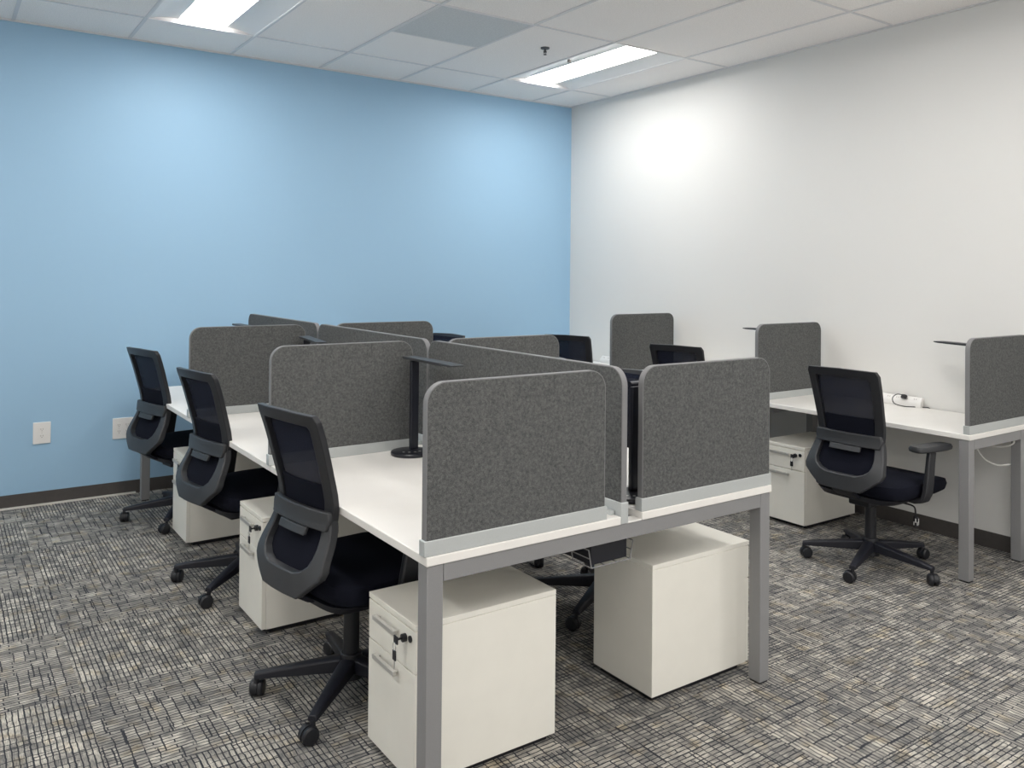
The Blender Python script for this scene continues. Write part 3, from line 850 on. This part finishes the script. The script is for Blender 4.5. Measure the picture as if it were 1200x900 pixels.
# ------------------------------------------------------------------ LED desk lamps (head reaches along local -y)
def make_lamp(label, folded=False):
    t = thing('desk_lamp', label, 'lamp', (0, 0, 0), 0, 'black bar desk lamps')
    bm = bmesh.new()
    n = 40
    loft(bm, [[(r * math.cos(2 * math.pi * k / n), r * math.sin(2 * math.pi * k / n), z) for k in range(n)] for r, z in ((0.080, 0), (0.085, 0.003), (0.086, 0.012), (0.083, 0.016), (0.074, 0.018))])
    b = obj('base', bm, M['lampblack'], t, smooth=True)
    bm = bmesh.new()
    for x, y in ((-0.045, -0.02), (-0.025, -0.035), (-0.002, -0.042), (0.022, -0.038)):
        cyl(bm, (x, y, 0.0178), 0.0055, 0.0012, n=14)
    obj('touch_buttons', bm, M['handle'], b)
    bm = bmesh.new(); box(bm, 0.005, 0.043, 0.012, 0.030, 0.017, 0.398); obj('post', bm, M['lampblack'], t, 0.003)
    bm = bmesh.new()
    if folded:                          # head swung down against the post
        bm.free(); bm = bmesh.new(); box(bm, -0.008, 0.056, -0.006, 0.010, 0.030, 0.388)
        hd = obj('lamp_head', bm, M['lampblack'], t, 0.003)
        bm = bmesh.new(); cyl(bm, (0.0, 0.020, 0.392), 0.011, 0.048, axis='x', n=18); obj('hinge', bm, M['lampblack'], hd, smooth=True)
        bm = bmesh.new(); box(bm, 0.018, 0.030, -0.0072, -0.0062, 0.366, 0.370); obj('indicator', bm, M['white_plastic'], hd)
        return t
    secs = [(0.070, 0.409, 0.006), (0.055, 0.409, 0.006), (-0.24, 0.409, 0.006), (-0.325, 0.409, 0.005), (-0.350, 0.410, 0.0025)]
    loft(bm, [[(-0.010, y, z - h), (0.048, y, z - h), (0.048, y, z + h), (-0.010, y, z + h)] for y, z, h in secs])
    hd = obj('lamp_head', bm, M['dgrey'], t, 0.002)
    bm = bmesh.new(); box(bm, -0.004, 0.042, -0.30, -0.02, 0.4022, 0.4034); obj('light_strip', bm, M['white_plastic'], hd)
    return t
lamp = make_lamp('black bar desk lamp on the nearest left desk, its round base in view')
lamp.location = (1.675, 3.180, ZD)
dup(lamp, (1.675, 4.470, ZD), -0.15, 'black desk lamp whose head shows above the second left felt panel')
dup(lamp, (1.680, 5.740, ZD), 0, 'black desk lamp head showing above the farthest left felt panel')
folded = make_lamp('black folded desk lamp seen in the gap between the two front panels', True)
folded.location = (2.002, 2.150, ZD)
dup(lamp, (4.660, 2.215, ZD), math.pi - 0.3, 'black desk lamp head reaching from behind the right-edge wall panel')
dup(lamp, (4.700, 3.540, ZD), math.pi, 'black desk lamp head reaching from behind the middle wall panel')

# ------------------------------------------------------------------ power strips and cables
def power_strip(y0_, y1, label):
    t = thing('power_strip', label, 'power strip', (X0, (y0_ + y1) / 2, ZD), 0, 'white power strips on the wall desks')
    h = (y1 - y0_) / 2
    bm = bmesh.new()
    prof = [(-0.050, 0.0), (-0.011, 0.0), (-0.011, 0.058), (-0.022, 0.058), (-0.046, 0.034), (-0.050, 0.024)]
    loft(bm, [[(x, -h, z) for x, z in prof], [(x, h, z) for x, z in prof]])
    b = obj('housing', bm, M['white_plastic'], t, 0.003)
    n = max(2, int(2 * h / 0.055))
    for k in range(n):
        y = -h + 0.04 + (2 * h - 0.08) * k / (n - 1)
        bm = bmesh.new()
        c = Vector((-0.0345, y, 0.0465)); nrm = Vector((-0.7071, 0, 0.7071)); up = Vector((0.7071, 0, 0.7071))
        for dy in (-0.006, 0.006):
            q = c + Vector((0, dy, 0))
            loft(bm, [[q + up * a + Vector((0, bb, 0)) + nrm * o_ for a, bb in ((-0.004, -0.0013), (0.004, -0.0013), (0.004, 0.0013), (-0.004, 0.0013))] for o_ in (-0.001, 0.0006)])
        obj('socket', bm, M['slot'], t)
    return t
power_strip(2.69, 3.05, 'white power strip lying on the right-hand wall desk against the wall')
power_strip(5.30, 5.605, 'white power strip end beside the farthest wall panel')
t = thing('power_plug', 'black plug with thin black cord in the wall desk power strip', 'plug', (4.825, 2.795, ZD))
bm = bmesh.new()
loft(bm, [[Vector((0, 0, 0.048)) + Vector((-0.7071, 0, 0.7071)) * o_ + Vector((0.7071, 0, 0.7071)) * (a * s_) + Vector((0, b_ * s_, 0)) for a, b_ in ((-0.011, -0.016), (0.011, -0.016), (0.011, 0.016), (-0.011, 0.016))] for o_, s_ in ((0.003, 1), (0.016, 1), (0.026, 0.6))])
obj('plug_body', bm, M['black'], t, 0.002)
bm = bmesh.new()
tube(bm, spline([(-0.016, 0, 0.066), (-0.035, 0.03, 0.068), (-0.055, 0.045, 0.045), (-0.06, 0.03, 0.015), (-0.045, -0.02, 0.003), (-0.012, -0.07, 0.003), (0.018, -0.11, 0.003), (0.031, -0.135, 0.001), (0.0325, -0.15, -0.03), (0.0325, -0.16, -0.12)], 8), 0.0028, 8)
obj('cord', bm, M['black'], t, smooth=True)

bm = bmesh.new()
tube(bm, spline([(4.66, 2.33, 0.70), (4.67, 2.315, 0.62), (4.69, 2.27, 0.53), (4.71, 2.21, 0.50), (4.73, 2.17, 0.505), (4.80, 2.12, 0.52)], 8), 0.005, 8)
tube(bm, spline([(4.62, 2.36, 0.70), (4.66, 2.30, 0.625), (4.70, 2.20, 0.60), (4.73, 2.13, 0.63), (4.745, 2.17, 0.68), (4.75, 2.20, 0.702)], 8), 0.005, 8)
tag(obj('power_lead', bm, M['cable_white'], None, smooth=True), 'white power cord looping below the wall desk end at the right edge', 'cable')
